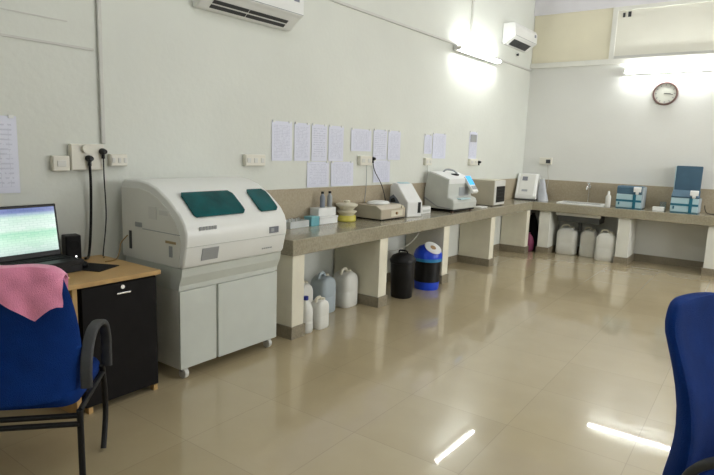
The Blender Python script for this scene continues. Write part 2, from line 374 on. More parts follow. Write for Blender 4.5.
# ------------------------------------------------------------------ masonry counter
ZT, ZB = 0.797, 0.67; XF, YFB = -2.844, 8.634
SX0, SX1, SY0, SY1 = -2.48, -1.87, 8.76, 9.09
cols = [None, XF, SX0, SX1, 1.6]; rows = [3.141, YFB, SY0, SY1, YB]
def cellon(i, j): return (i == 0 or j >= 1) and not (i == 2 and j == 2)
bm = bmesh.new(); vc = {}
def gv(i, j, z):
    k = (i, j, z)
    if k not in vc: vc[k] = bm.verts.new((wx(rows[j]) if i == 0 else cols[i], rows[j], z))
    return vc[k]
for i in range(4):
    for j in range(4):
        if not cellon(i, j): continue
        bm.faces.new([gv(i, j, ZT), gv(i + 1, j, ZT), gv(i + 1, j + 1, ZT), gv(i, j + 1, ZT)])
        bm.faces.new([gv(i, j + 1, ZB), gv(i + 1, j + 1, ZB), gv(i + 1, j, ZB), gv(i, j, ZB)])
        for (di, dj, a, b) in ((-1, 0, (i, j + 1), (i, j)), (1, 0, (i + 1, j), (i + 1, j + 1)), (0, -1, (i, j), (i + 1, j)), (0, 1, (i + 1, j + 1), (i, j + 1))):
            ni, nj = i + di, j + dj
            if not (0 <= ni < 4 and 0 <= nj < 4 and cellon(ni, nj)):
                bm.faces.new([gv(*a, ZB), gv(*b, ZB), gv(*b, ZT), gv(*a, ZT)])
tag(obj('worktop', bm, GRAN, None, .006), 'long L-shaped speckled granite worktop along the left and back walls', 'worktop')
c = obj('backsplash', leftstrip(3.141, YB - .02, ZT, 1.128, .02), GRAN2); tag(c, 'brown stone backsplash along the left wall above the worktop', 'backsplash')
c = bx('backsplash', wx(YB) + .022, 1.6, YB - .018, YB, ZT, 1.128, GRAN2); tag(c, 'brown stone backsplash on the back wall behind the sink', 'backsplash')

plab = ['cream counter support wall right beside the white floor-standing analyser', 'cream counter support wall just left of the black bin',
        'cream counter support wall just right of the blue and black bin', 'thin cream counter support wall, second from the corner on the left run',
        'thin cream counter support wall nearest the room corner on the left run']
for y0, lab in zip((3.126 + .03, 4.38, 5.703, 7.071, 8.475), plab):
    r = thing('counter_support', lab, 'support wall', (wx(y0), y0, 0), 0, 'support walls under the left counter')
    d = -2.86 - wx(y0)
    bx('wall_panel', .013, d, 0, .14, 0, ZB, PILLAR, r, .004)
    bm = bmesh.new(); box(bm, .013, d + .012, -.012, 0, 0, .10); box(bm, d, d + .012, 0, .14, 0, .10); box(bm, .013, d + .012, .14, .152, 0, .10)
    obj('plinth', bm, SKIRT, r)
plab = ['white support wall under the back counter just left of the three jerrycans', 'white support wall under the back counter just right of the three jerrycans',
        'white support wall under the back counter below the open blue device', 'white support wall holding the right end of the back counter']
for x0, lab in zip((-2.735, -1.60, -.497, .6), plab):
    r = thing('counter_support', lab, 'support wall', (x0, YFB + .05, 0), 0, 'support walls under the back counter')
    d = YB - YFB - .05 - .013
    bx('wall_panel', 0, .165, 0, d, 0, ZB, PILLARW, r, .004)
    bm = bmesh.new(); box(bm, -.012, .177, -.012, 0, 0, .10); box(bm, -.012, 0, 0, d, 0, .10); box(bm, .165, .177, 0, d, 0, .10)
    obj('plinth', bm, SKIRT, r)

# sink and tap
s = thing('sink', 'white-rimmed steel sink set into the back counter', 'sink', ((SX0 + SX1) / 2, (SY0 + SY1) / 2, ZT))
hx, hy = (SX1 - SX0) / 2, (SY1 - SY0) / 2
bm = bmesh.new()
for a in ((-hx - .03, hx + .03, -hy - .03, -hy + .03), (-hx - .03, hx + .03, hy - .03, hy + .03), (-hx - .03, -hx + .03, -hy + .03, hy - .03), (hx - .03, hx + .03, -hy + .03, hy - .03)): box(bm, a[0], a[1], a[2], a[3], 0, .02)
obj('rim', bm, PLW, s, .003)
bm = bmesh.new(); t = .012; h = -.27
box(bm, -hx, hx, -hy, hy, h, h + t)
for a in ((-hx, hx, -hy, -hy + t), (-hx, hx, hy - t, hy), (-hx, -hx + t, -hy + t, hy - t), (hx - t, hx, -hy + t, hy - t)): box(bm, a[0], a[1], a[2], a[3], h + t, 0)
obj('bowl', bm, STEEL, s, .004)
bx('support_bar', -hx - .02, hx + .02, -hy - .05, -hy - .01, -.175, -.13, PLW2, s, .003)
lt('drain_pipe', [(.03, -.40), (.03, -.271)], DGREY, s)
t = thing('tap', 'chrome wall tap above the sink', 'tap', (-2.16, YB - .018, 1.06))
lt('wall_flange', [(.03, -.012), (.03, 0)], CHROME, t, axis='y')
tb('spout', [(0, -.012, 0), (0, -.06, .01), (0, -.13, .0), (0, -.15, -.05)], .014, CHROME, t)
lt('handle', [(.012, .012), (.012, .04), (.028, .045), (.028, .06)], CHROME, t, cy=-.06)
tb('riser_pipe', [(0, -.018, -.012), (0, -.018, -.245)], .008, CHROME, t, smoothp=False)

# ------------------------------------------------------------------ tube lights
def tube_light(lab, loc, rz):
    r = thing('tube_light', lab, 'tube light', loc, rz)     # runs along local y, wall at x=0
    bx('batten', 0, .045, -.62, .62, -.03, .035, PLW, r, .004)
    lt('tube', [(.014, -.585), (.014, .585)], TUBE, r, cx=.082, cy=0, n=16, axis='y')
    for s in (-1, 1):
        bx('lamp_holder', .045, .10, min(s * .588, s * .62), max(s * .588, s * .62), -.02, .02, PLW2, r, .003)
    return r
tube_light('lit fluorescent tube on the left wall between two conduits', (wx(7.2) + .021, 7.2, 2.80), WR)
tube_light('lit fluorescent tube on the back wall above the clock', (-1.22, YB - .001, 2.765), -PI / 2)
for cx_, lab in ((-1.3, 'lit fluorescent tube hung from the ceiling above the office chairs'), (1.3, 'lit fluorescent tube hung from the ceiling nearest the windows')):
    r = tube_light(lab, (cx_, 2.3, ZC), 0); r.rotation_euler = (0, PI / 2, 0)  # unseen ceiling tubes, assumed and added to brighten upward-facing surfaces
tube_light('lit fluorescent tube on the front wall opposite the sink', (-.9, YF, 2.5), PI / 2)  # unseen fill tube, added to brighten chair backs and near-facing sides
tube_light('lit fluorescent tube on the right-hand wall between the windows', (XR, 5.8, 2.9), PI)  # unseen wall tube, assumed, adds light from the right

# ------------------------------------------------------------------ wall clock
c = thing('wall_clock', 'round brown-rimmed wall clock under the back wall tube', 'clock', (-1.262, YB, 2.445))
bm = bmesh.new(); lathe(bm, [(.165, 0), (.165, -.02), (.155, -.035), (.14, -.035), (.138, -.02), (.138, 0)], n=40, axis='y')
obj('rim', bm, CLOCKR, c, smooth=True)
lt('face', [(.139, -.004), (.139, -.018)], CLOCKF, c, n=40, axis='y')
for k in range(12):
    a = k * PI / 6; q = .12
    bm = bmesh.new(); box(bm, -.004, .004, -.021, -.018, -.012, .012)
    o = obj('hour_mark', bm, MARK, c); o.location = (q * math.sin(a), 0, q * math.cos(a)); o.rotation_euler = (0, a, 0)
for nm, L, wd, a in (('hour_hand', .07, .006, math.radians(95)), ('minute_hand', .10, .004, math.radians(100))):
    bm = bmesh.new(); box(bm, -wd, wd, -.024, -.021, -.015, L); o = obj(nm, bm, BLACK, c); o.rotation_euler = (0, a, 0)

# ------------------------------------------------------------------ air conditioners
def aircon(lab, y, z, L, H, D, rz=WR, slots=((.02, .05), (.065, .095))):
    r = thing('air_conditioner', lab, 'air conditioner', (wx(y) + .002, y, z), rz)
    prof = [(0, 0), (D * .25, -.0), (D * .82, .085), (D, .10), (D, H - .05), (D * .86, H), (0, H)]
    pr('casing', prof, 0, L, PLW, r, bevel=.012)
    n = Vector((.085, 0, -(D * .57))).normalized()
    e = Vector((D * .57, 0, .085)).normalized()
    m0 = Vector((D * .25, 0, 0))
    bm = bmesh.new()
    for a, b in slots:
        p = m0 + e * a + n * .004; q = m0 + e * b + n * .004
        for (ya, yb_) in ((.10, .45 * L), (.46 * L, L - .11)):
            vs = [bm.verts.new(v) for v in (p + Vector((0, ya, 0)), q + Vector((0, ya, 0)), q + Vector((0, yb_, 0)), p + Vector((0, yb_, 0)))]
            vb = [bm.verts.new(v.co - n * .01) for v in vs]
            bm.faces.new(vs); bm.faces.new(vb[::-1])
            for k in range(4): bm.faces.new((vs[k], vs[(k + 1) % 4], vb[(k + 1) % 4], vb[k]))
    obj('air_outlet', bm, DGREY, r)
    bx('front_seam', D - .001, D + .002, .01, L - .01, .105, .11, GREY, r)
    bx('badge', D - .001, D + .003, L - .12, L - .06, H - .10, H - .06, BGREY, r)
    return r
aircon('white split air conditioner at the top of the photo above the analyser', 2.715, 2.475, .96, .30, .20)
aircon('white split air conditioner high in the far corner beside the tube light', 8.03, 3.09, .84, .29, .20, slots=((.008, .118),))
lt('wall_hook', [(.012, 0), (.02, .03)], DGREY, tag(bpy.data.objects.new('cable_gland', None), 'small dark cable gland on the wall below the far air conditioner', 'cable gland'), axis='x')
g = bpy.data.objects['cable_gland']; COL.objects.link(g); g.location = (wx(8.6), 8.6, 3.02)

# ------------------------------------------------------------------ switches, sockets, plugs
def plate(lab, y0, y1, z0, z1, n=3, t=.035):
    r = thing('switch_box', lab, 'socket', (wx(y0) + .0, y0, z0), WR)
    W, H = y1 - y0, z1 - z0
    bx('back_box', 0, t, 0, W, 0, H, SWITCH, r, .005)
    bx('cover_plate', t, t + .006, .004, W - .004, .004, H - .004, SWITCH, r, .002)
    for k in range(n):
        c = W * (k + .5) / n
        bx('rocker', t + .006, t + .011, c - W / n * .25, c + W / n * .25, H * .3, H * .7, PLW2, r, .002)
    return r
def plug(lab, y, z, t=.042):
    r = thing('power_plug', lab, 'plug', (wx(y) + t, y, z), WR)
    lt('body', [(.021, 0), (.021, .02), (.014, .045)], BLACK, r, axis='x', n=12)
    lt('cord_grip', [(.012, -.045), (.009, -.008)], BLACK, r, cx=.015, n=10)
    return r
plate('small blank white switch box left of the large socket plate', 1.68, 1.785, 1.305, 1.40, 1)
plate('large white double socket plate with two black plugs above the desk', 1.79, 2.005, 1.31, 1.475, 0)
plate('small white switch box just right of the large socket plate', 2.045, 2.165, 1.335, 1.415, 3)
plate('white switch box on the wall left of the papers, above the analyser', 3.19, 3.41, 1.335, 1.43, 3)
plate('white socket box under the second group of papers', 4.72, 4.93, 1.34, 1.44, 2)
plate('white socket box below the pair of papers above the grey analyser', 6.02, 6.17, 1.34, 1.43, 2)
plate('white socket box with a black plug below the single hanging sheet', 7.20, 7.44, 1.34, 1.43, 2)
plug('black plug lower left on the large socket plate', 1.895, 1.385)
plug('black plug upper right on the large socket plate', 1.985, 1.43, .042)
plug('black plug in the socket under the second group of papers', 4.955, 1.41, .012)
plug('black plug in the socket beside the single hanging sheet', 7.50, 1.385, .01)
lt('round_adaptor', [(.026, 0), (.026, .02)], SWITCH, tag(bpy.data.objects.new('plug_adaptor', None), 'round white adaptor on the large socket plate', 'adaptor'), axis='x')
g = bpy.data.objects['plug_adaptor']; COL.objects.link(g); g.location = (wx(1.88) + .042, 1.88, 1.445); g.rotation_euler = (0, 0, WR)
c = thing('switch_box', 'white switch box on the back wall above the corner', 'socket', (-2.97, YB, 1.37))
bx('back_box', 0, .2, -.035, 0, 0, .11, SWITCH, c, .005); bx('cover_plate', .004, .196, -.041, -.035, .004, .106, SWITCH, c)
bx('socket_face', .11, .18, -.045, -.041, .02, .08, DGREY, c)

def cable(lab, pts, r, m): return tag(tb('power_cable', pts, r, m), lab, 'cable')
cable('thick black cable hanging from the lower left plug to the desk', [(wx(1.9) + .057, 1.895, 1.34), (wx(1.9) + .05, 1.9, 1.2), (wx(1.9) + .04, 1.895, .95), (wx(1.9) + .05, 1.87, .77), (wx(1.87) + .10, 1.82, .757)], .0085, BLACK)
cable('thin black cable hanging from the upper right plug to the desk', [(wx(1.98) + .057, 1.985, 1.385), (wx(1.98) + .05, 1.99, 1.25), (wx(1.98) + .04, 2.0, 1.0), (wx(1.98) + .05, 1.965, .765), (wx(1.98) + .12, 1.93, .755)], .004, BLACK)
cable('thin cable looping from the desk into the side of the analyser', [(-3.25, 1.86, .755), (-3.28, 1.95, .756), (-3.34, 2.01, .79), (-3.36, 2.035, .84), (-3.345, 2.075, .89)], .004, CABLEY)
cable('black cable drooping from the socket to the beige centrifuge', [(wx(4.96) + .03, 4.955, 1.36), (wx(5) + .03, 5.0, 1.27), (wx(5.1) + .05, 5.1, 1.13), (wx(5.2) + .06, 5.16, .98), (wx(5.2) + .06, 5.2, .803)], .0045, BLACK)
cable('grey cable hanging from the socket under the papers', [(wx(4.85) + .02, 4.86, 1.34), (wx(4.85) + .022, 4.86, 1.15), (wx(4.85) + .03, 4.83, .98), (wx(4.85) + .035, 4.80, .86)], .003, GREY)
cable('pale cable hanging down from the socket above the grey analyser', [(wx(6.1) + .02, 6.10, 1.34), (wx(6.1) + .023, 6.1, 1.2), (wx(6.1) + .03, 6.08, 1.0)], .003, CABLEW)
cable('pale cable hanging down on the back wall to the corner instrument', [(-2.83, YB - .03, 1.37), (-2.82, YB - .025, 1.25), (-2.80, YB - .03, 1.1), (-2.82, YB - .05, .90)], .004, CABLEW)
cable('pale cable drooping under the counter behind the black bin', [(-2.99, 5.36, .67), (-2.98, 5.3, .60), (-2.97, 5.1, .52), (-3.0, 4.9, .48), (-3.08, 4.8, .42), (-3.1, 4.78, .01)], .004, CABLEW)

# ------------------------------------------------------------------ papers
def sheet(lab, y0, y1, z0, z1, m=PAPER, grp='printed sheets in plastic sleeves on the left wall', stuck=True):
    r = thing('wall_notice', lab, 'paper', (wx((y0 + y1) / 2) + .001, (y0 + y1) / 2, z0), WR, grp)
    W, H = y1 - y0, z1 - z0
    bm = bmesh.new(); n = 6; a = random.uniform(.002, .006)
    shell(bm, [[(.002 + a * (1 - j / n) * (.5 + .5 * math.cos(i * 1.1)), -W / 2 + W * i / n, H * j / n) for j in range(n + 1)] for i in range(n + 1)], .0012)
    obj('page', bm, m, r, smooth=True)
    if stuck:
        for yy in (-W / 2 + .02, W / 2 - .03): bx('tape', .001, .009, yy - .012, yy + .015, H - .012, H + .006, PLW, r)
    return r
Z0 = 1.38
sheet('printed sheet in a plastic sleeve at the far left above the laptop', 1.22, 1.505, 1.18, 1.62, PAPER2, None)
sheet('leftmost of the four tall sheets in the upper row, first group', 3.51, 3.755, Z0, 1.72)
sheet('second of the four tall sheets in the upper row, first group', 3.785, 3.99, Z0, 1.72)
sheet('third of the four tall sheets in the upper row, first group', 4.015, 4.23, Z0, 1.72, PAPER2)
sheet('rightmost of the four tall sheets in the upper row, first group', 4.255, 4.48, Z0, 1.72)
sheet('left of the two sheets hanging in the lower row of the first group', 3.96, 4.27, 1.135, 1.375, PAPER2)
sheet('right of the two sheets hanging in the lower row of the first group', 4.30, 4.65, 1.135, 1.375)
sheet('short sheet at the top left of the second group, above a socket', 4.60, 4.94, 1.485, 1.71)
sheet('tall middle sheet of the second group, right of the black plug', 4.98, 5.23, 1.40, 1.72, PAPER2)
sheet('tall sheet at the right end of the second group', 5.255, 5.50, 1.40, 1.72)
sheet('lower sheet of the second group behind the black cable', 5.0, 5.31, 1.155, 1.395)
sheet('left sheet of the pair above the large grey analyser', 6.02, 6.20, 1.48, 1.71, PAPER2)
sheet('right sheet of the pair above the large grey analyser', 6.22, 6.55, 1.425, 1.735)
r = sheet('narrow single hanging sheet with a dark heading near the beige box', 7.2, 7.44, 1.43, 1.80, PAPER)
bx('dark_heading', .008, .010, -.09, .09, .23, .33, MARK2, r)

# ------------------------------------------------------------------ floor-standing analyser
A = thing('chemistry_analyser', 'large white floor-standing chemistry analyser with teal windows on casters', 'analyser', (-3.1, 2.545, 0))
ox, oy = -3.1, 2.545
Y0, Y1 = 2.10 - oy, 2.985 - oy
P0 = [(-3.44, .735), (-3.44, 1.235), (-3.41, 1.252), (-3.24, 1.258), (-3.15, 1.248), (-3.06, 1.222), (-2.94, 1.155), (-2.83, 1.07), (-2.785, 1.01), (-2.768, .96), (-2.768, .90), (-2.80, .76), (-2.815, .735)]
prof = [(x - ox, z) for x, z in P0]
bm = bmesh.new(); prism(bm, prof, Y0, Y1); obj('upper_housing', bm, ANBODY, A, .012, smooth=True)
def inset(P, k):
    cx = sum(p[0] for p in P) / len(P); cz = sum(p[1] for p in P) / len(P)
    return [(cx + (p[0] - cx) * k, cz + (p[1] - cz) * k) for p in P]
side = [(-3.435, .74), (-3.435, 1.20), (-3.24, 1.205), (-3.13, 1.19), (-3.04, 1.155), (-2.95, 1.10), (-2.87, 1.025), (-2.835, .96), (-2.82, .90), (-2.84, .74)]
bm = bmesh.new(); prism(bm, [(x - ox, z) for x, z in side], Y0 - .006, Y0); sp = obj('side_panel', bm, ANSIDE, A, .002)
def on_side(name, x0, x1, z0, z1, m, par=A): return bx(name, x0 - ox, x1 - ox, Y0 - .011, Y0 - .006, z0, z1, m, par)
on_side('side_vent', -3.13, -3.05, 1.02, 1.10, PLW2); on_side('side_label', -3.02, -2.93, 1.055, 1.085, PLW2)
on_side('rating_plate', -3.28, -3.21, .955, .985, GREY)
on_side('cable_port', -3.352, -3.328, .80, .92, DGREY)
on_side('side_sticker', -2.96, -2.86, .885, .90, mat('brown_sticker', (.35, .27, .14), .5))
on_side('side_switch', -2.925, -2.895, .80, .87, GREY)
on_side('panel_seam', -3.20, -2.82, .945, .949, GREY)
ps = list(zip([p[0] for p in P0[5:10]], [p[1] for p in P0[5:10]]))
def onprof(t):    # t 0..1 from z=1.185 to z=1.03 along the curved front
    z = 1.18 + (1.045 - 1.18) * t
    for (x1, z1), (x2, z2) in zip(P0[4:], P0[5:]):
        if z1 >= z >= z2:
            k = (z1 - z) / (z1 - z2); x = x1 + (x2 - x1) * k
            nx, nz = (z1 - z2), (x2 - x1); l = math.hypot(nx, nz); return x + nx / l * .006, z + nz / l * .006
    return x, z
def curved_window(name, y0t, y1t, y0b, y1b, m):
    bm = bmesh.new(); N = 8; M = 10; g = []
    for i in range(N + 1):
        t = i / N; x, z = onprof(t); a = y0t + (y0b - y0t) * t; b = y1t + (y1b - y1t) * t
        c = .02 * max(0, 1 - min(t, 1 - t) * 7) ** 2
        g.append([(x - ox, a + c + (b - a - 2 * c) * j / M - oy, z) for j in range(M + 1)])
    shell(bm, g, .008)
    return obj(name, bm, m, A, smooth=True)
curved_window('viewing_window', 2.205, 2.625, 2.19, 2.615, TEAL)
curved_window('viewing_window', 2.765, 2.945, 2.745, 2.93, TEAL)
pr('lower_lip', [(-2.815 - ox, .735), (-2.825 - ox, .68), (-2.85 - ox, .62), (-2.852 - ox, .59), (-3.42 - ox, .59), (-3.42 - ox, .735)], Y0 + .005, Y1 - .01, ANDOOR, A)
bx('cabinet', -3.42 - ox, -2.866 - ox, Y0 + .01, Y1 - .015, .07, .59, ANSIDE, A, .004)
bx('cabinet_door', -2.866 - ox, -2.85 - ox, Y0 + .01, 2.398 - oy, .073, .583, ANDOOR, A, .003)
bx('cabinet_door', -2.866 - ox, -2.845 - ox, 2.412 - oy, Y1 - .015, .073, .583, ANDOOR, A, .003)
for cxx, cyy in ((-2.90, 2.155), (-2.90, 2.91), (-3.36, 2.155), (-3.36, 2.91)):
    c = lt('caster', [(.012, -.016), (.034, -.014), (.036, 0), (.034, .014), (.012, .016)], PLW2, A, cx=0, cy=0, axis='y', n=20); c.location = (cxx - ox + .02, cyy - oy, .036)
    bx('caster_fork', -.02, .014, -.022, .022, .012, .034, GREY, c)
xf = -2.768 - ox
def front_piece(name, y0, y1, z0, z1, m):
    def X_(z): return (-2.768 if z > .9 else -2.768 - (.9 - z) * .228) - ox
    bm = bmesh.new(); prism(bm, [(X_(z0), z0), (X_(z0) + .004, z0), (X_(z1) + .004, z1), (X_(z1), z1)], y0 - oy, y1 - oy); return obj(name, bm, m, A)
front_piece('front_vent', 2.23, 2.36, .775, .855, MARK2)
front_piece('control_display', 2.805, 2.895, .895, .94, MARK)
front_piece('display_key', 2.82, 2.85, .905, .93, GREY)
front_piece('housing_seam', 2.105, 2.98, .872, .876, LGREY)
for k in range(6):    # the maker's lettering, illegible in the photo
    front_piece('name_letter', 2.20 + k * .023, 2.217 + k * .023, .972, .995, MARK2)
for k in range(5): front_piece('small_letter', 2.76 + k * .02, 2.772 + k * .02, .783, .792, GREY)

# ------------------------------------------------------------------ desk and what is on it
D = thing('office_desk', 'wood-topped desk with a black pedestal cabinet beside the analyser', 'desk', (-3.18, .9, 0))
dx, dy = -3.18, .9
bm = quadprism([(wx(-.3) + .002 - dx, -.3 - dy), (-2.845 - dx, -.3 - dy), (-2.845 - dx, 1.975 - dy), (wx(1.975) + .002 - dx, 1.975 - dy)], .722, .75)
obj('desk_top', bm, WOOD, D, .004)
bx('side_panel', -3.45 - dx, -2.865 - dx, 1.45 - dy, 1.475 - dy, 0, .722, WOOD, D)
bx('side_panel', -3.45 - dx, -2.865 - dx, -.28 - dy, -.255 - dy, 0, .722, WOOD, D)
bx('back_panel', -3.46 - dx, -3.45 - dx, -.255 - dy, 1.45 - dy, .35, .722, WOOD, D)
bx('pedestal', -3.45 - dx, -2.875 - dx, 1.49 - dy, 1.955 - dy, .035, .722, BLKWOOD, D, .002)
c = bx('cabinet_door', -2.875 - dx, -2.857 - dx, 1.495 - dy, 1.95 - dy, .04, .712, BLKWOOD, D, .002)
bx('handle', -2.857 - dx, -2.842 - dx, 1.69 - dy, 1.775 - dy, .650, .660, CHROME, c, .002)
lt('lock', [(.012, -2.857 - dx), (.012, -2.851 - dx)], CHROME, c, cx=1.73 - dy, cy=.688, axis='x', n=16)
for yy in (1.51, 1.92): bx('foot', -2.90 - dx, -2.86 - dx, yy - dy, yy + .025 - dy, 0, .035, WOOD, D)

DZ = .75
c = bx('equipment_case', -.17, .16, -.24, .24, 0, .045, BLACK, bevel=.004, loc=(-3.27, 1.40, DZ), rotz=math.radians(4)); tag(c, 'low flat black case on the desk underneath the laptop', 'case')
L = thing('laptop', 'open laptop with a bright screen raised on a black case', 'laptop', (-3.34, 1.41, DZ + .0455), math.radians(4))
bx('keyboard_base', 0, .24, -.23, .23, 0, .024, BLACK, L, .004)
for r_ in range(5):
    for q in range(12): bx('key', .04 + r_ * .022, .058 + r_ * .022, -.20 + q * .034, -.171 + q * .034, .0241, .0275, BLACKM, L)
sc = pr('screen_lid', [(0, .024), (.012, .024), (-.03, .325), (-.042, .325)], -.23, .23, BLACK, L, bevel=.003)
SCR = screen_material()
pr('display', [(.0075, .055), (.0095, .055), (-.0265, .31), (-.0285, .31)], -.217, .217, SCR, sc)
m = thing('desk_speaker', 'small black desktop speaker standing right of the laptop', 'speaker', (-3.41, 1.735, DZ), math.radians(-10))
pr('cabinet', rrect(.045, .045, .012), 0, .17, BLACK, m, plane='xy', bevel=.006)
lt('driver', [(.03, .045), (.03, .049)], BLACKM, m, cx=0, cy=.11, axis='x'); lt('power_light', [(.005, .045), (.005, .050)], GLOWDOT, m, cx=.01, cy=.04, axis='x', n=10)
m = bx('mouse_pad', -.11, .11, -.095, .095, 0, .004, BLACKM, loc=(-3.17, 1.735, DZ), rotz=math.radians(25)); tag(m, 'black mouse pad on the desk in front of the speaker', 'mouse pad')
m = thing('computer_mouse', 'small black mouse on the black pad', 'mouse', (-3.22, 1.70, DZ + .0045), math.radians(-20))
lt('body', [(.02, 0), (.032, .006), (.034, .014), (.026, .026), (.012, .032)], BLACK, m, sx=1.5, sy=.9, n=20); lt('scroll_wheel', [(.006, -.004), (.006, .004)], GREY, m, cx=.022, cy=.028, axis='y', n=12)

# ------------------------------------------------------------------ office chairs
def sup(a, n): c = math.cos(a); return math.copysign(abs(c) ** (2 / n), c)
def chair(lab, loc, rz, back_h, back_z, wb, lean, arm_top, rnd=.2, lumbar=.045, ax=0):
    r = thing('visitor_chair', lab, 'chair', loc, rz)       # faces local +x
    # backrest
    rings = []; N = 28; M = 22; z0, z1 = back_z, back_h
    for i in range(M + 1):
        t = i / M; ph = -PI / 2 + PI * t; k = max(.02, abs(math.cos(ph)) ** rnd)
        zz = z0 + (z1 - z0) * (.5 + .5 * math.copysign(abs(math.sin(ph)) ** .85, math.sin(ph)))
        s = (zz - z0) / (z1 - z0)
        half = wb(s) / 2 * k; th = .047 * (k ** .8) * (1 - .25 * s)
        xc = -.20 - lean * s + lumbar * math.sin(PI * min(1, s * 1.15)) 
        rings.append([(xc + th * sup(2 * PI * j / N + PI / 2, 2.4) - .0 + .05 * (abs(sup(2 * PI * j / N, 2.4)) ** 2) * (half / .23) ** 2, half * sup(2 * PI * j / N, 3.0), zz) for j in range(N)])
    bm = bmesh.new(); loft(bm, rings); obj('backrest', bm, FABRIC, r, smooth=True)
    # seat
    bm = bmesh.new(); rings = []
    for zz, k in ((.40, .90), (.405, .97), (.43, 1.0), (.455, 1.0), (.475, .96), (.485, .85), (.488, .6)):
        rings.append([(x * k + .04, y * k, zz - (.02 if x > .12 else 0)) for x, y in rrect(.235, .25, .07, 6)])
    loft(bm, rings); obj('seat', bm, FABRIC, r, smooth=True)
    # side frames
    for s in (-1, 1):
        y = s * .262
        obj_l = tb('leg', [(-.20, y, .395), (-.20, y, .2), (-.20, y, .015)], .0135, BLACK, r, n=10)
        tb('leg', [(.20, y, .43), (.235, y, .30), (.24, y, .17), (.20, y, .07), (.17, y, .013)], .0135, BLACK, r, n=10)
        bm = bmesh.new(); tube(bm, [(-.20, y, .39), (.21, y, .39)], .012, 10); obj('seat_rail', bm, BLACK, r, smooth=True)
        # arched armrest: a flat padded band
        path = smooth_path([(-.15 + ax, 0, .47), (-.15 + ax, 0, .54), (-.12 + ax, 0, arm_top - .06), (-.04 + ax * .8, 0, arm_top), (.08, 0, arm_top + .005), (.18, 0, arm_top - .035), (.225, 0, arm_top - .12), (.225, 0, .5), (.22, 0, .42)], 5)
        bm = bmesh.new(); rings = []
        for i, p in enumerate(path):
            d = (path[min(i + 1, len(path) - 1)] - path[max(i - 1, 0)]).normalized(); nrm = Vector((-d.z, 0, d.x))
            rings.append([p + nrm * b + Vector((0, y + s * .018 + a, 0)) for a, b in rrect(.024, .013, .01, 3)])
        loft(bm, rings); obj('armrest', bm, DGREY, r, smooth=True)
    for xx, zz in ((-.20, .37), (-.205, .335), (.21, .37)):
        bm = bmesh.new(); tube(bm, [(xx, -.26, zz), (xx, .26, zz)], .012, 10); obj('crossbar', bm, BLACK, r, smooth=True)
    return r
LC = (-2.50, 1.05, 0); LR = math.radians(138)
chair('blue office chair draped with a pink towel, facing the desk', LC, LR, 1.0, .435, lambda s: .54 - .07 * s, .05, .675, .13)
chair('blue office chair with a rounded back at the right edge of the photo', (.095, 1.995, 0), math.radians(-20), 1.07, .45, lambda s: .50 - .06 * s,   .05, .70, .3, .06, .06)
# towel over the chair back: strip over the top edge, hanging on both faces
bm = bmesh.new(); g = []; NU = 26
for i in range(NU + 1):
    u = i / NU; y = .235 - .465 * u              # local y, from far left to right end
    top = 1.012 - .016 * (abs(y) / .21) ** 6 - .04 * max(0, (u - .9) * 10) ** 2 * .5
    rear = .075 + .02 * math.sin(u * 3) + (.10 * max(0, 1 - abs(u - .80) / .24)) ; front = .13 + .03 * math.sin(u * 5)
    off = .05 * (abs(y) / .23) ** 2 - .25 + .007 * math.sin(u * 19)
    row = []
    for j in range(8): row.append((off - .058 + .004 * math.sin(u * 25 + j) + .012 * (j / 7) , y, top - .02 - rear * (1 - j / 7)))
    for a in (.3, .5, .7): row.append((off - .012 - .045 * math.cos(PI * a), y, top - .02 + .024 * math.sin(PI * a)))
    for j in range(6): row.append((off + .036 + .004 * math.sin(u * 21 + j), y, top - .02 - front * j / 5))
    g.append(row)
shell(bm, g, .006)
t = obj('towel', bm, TOWEL, None, smooth=True, loc=LC, rotz=LR); tag(t, 'pink towel draped over the back of the blue chair', 'towel')

# ------------------------------------------------------------------ things on the left counter
CZ = ZT + .0005
t = thing('sample_tray', 'shallow clear-white plastic tray next to the analyser on the counter', 'tray', (-3.335, 3.69, CZ))
bm = bmesh.new(); box(bm, -.07, .07, -.125, .125, 0, .01)
for a in ((-.07, .07, -.125, -.119), (-.07, .07, .119, .125), (-.07, -.064, -.119, .119), (.064, .07, -.119, .119)): box(bm, *a, .01, .06)
obj('tray_body', bm, mat('frosted_tray', (.60, .63, .62), .3), t, .002)
for k in range(5): lt('sample_tube', [(.008, .011), (.008, .075)], PLW2 if k % 2 else LGREY, t, cx=-.03 + .012 * (k % 2), cy=-.09 + k * .045, n=10)
t = thing('reagent_box', 'small cyan box on the counter beside the clear tray', 'box', (-3.30, 3.885, CZ))
bx('carton', -.04, .05, -.055, .055, 0, .085, CYAN, t, .004); bx('lid_edge', -.042, .052, -.057, .057, .065, .087, CYAN, t, .004)
t = thing('storage_box', 'white lidded box on the counter right of the cyan box', 'box', (-3.33, 4.10, CZ))
bx('tub', -.07, .06, -.13, .14, 0, .055, PLW, t, .004); bx('lid', -.075, .065, -.135, .145, .055, .07, PLW, t, .004)
t = thing('tube_rack', 'white rack holding small bottles, stacked on the white box', 'rack', (-3.33, 4.09, CZ + .0705))
bx('rack_body', -.065, .045, -.12, .14, 0, .08, PLW, t, .006)
for k, (yy, m_) in enumerate(((-.02, BGREY), (.09, GREY))):
    b = thing('reagent_bottle', ['small blue-grey dark-capped bottle, left one on the white rack', 'small grey dark-capped bottle, right one on the white rack'][k], 'bottle', (-3.335, 4.10 + yy, CZ + .1512), 0, 'small bottles on the white rack')
    lt('body', [(.024, 0), (.025, .10), (.012, .125), (.012, .13)], m_, b, n=16); lt('cap', [(.014, .13), (.014, .15)], BLACK, b, n=16)
p = thing('stain_pot', 'stacked yellow tub and cream lidded dishes on the counter', 'pot', (-3.285, 4.40, CZ))
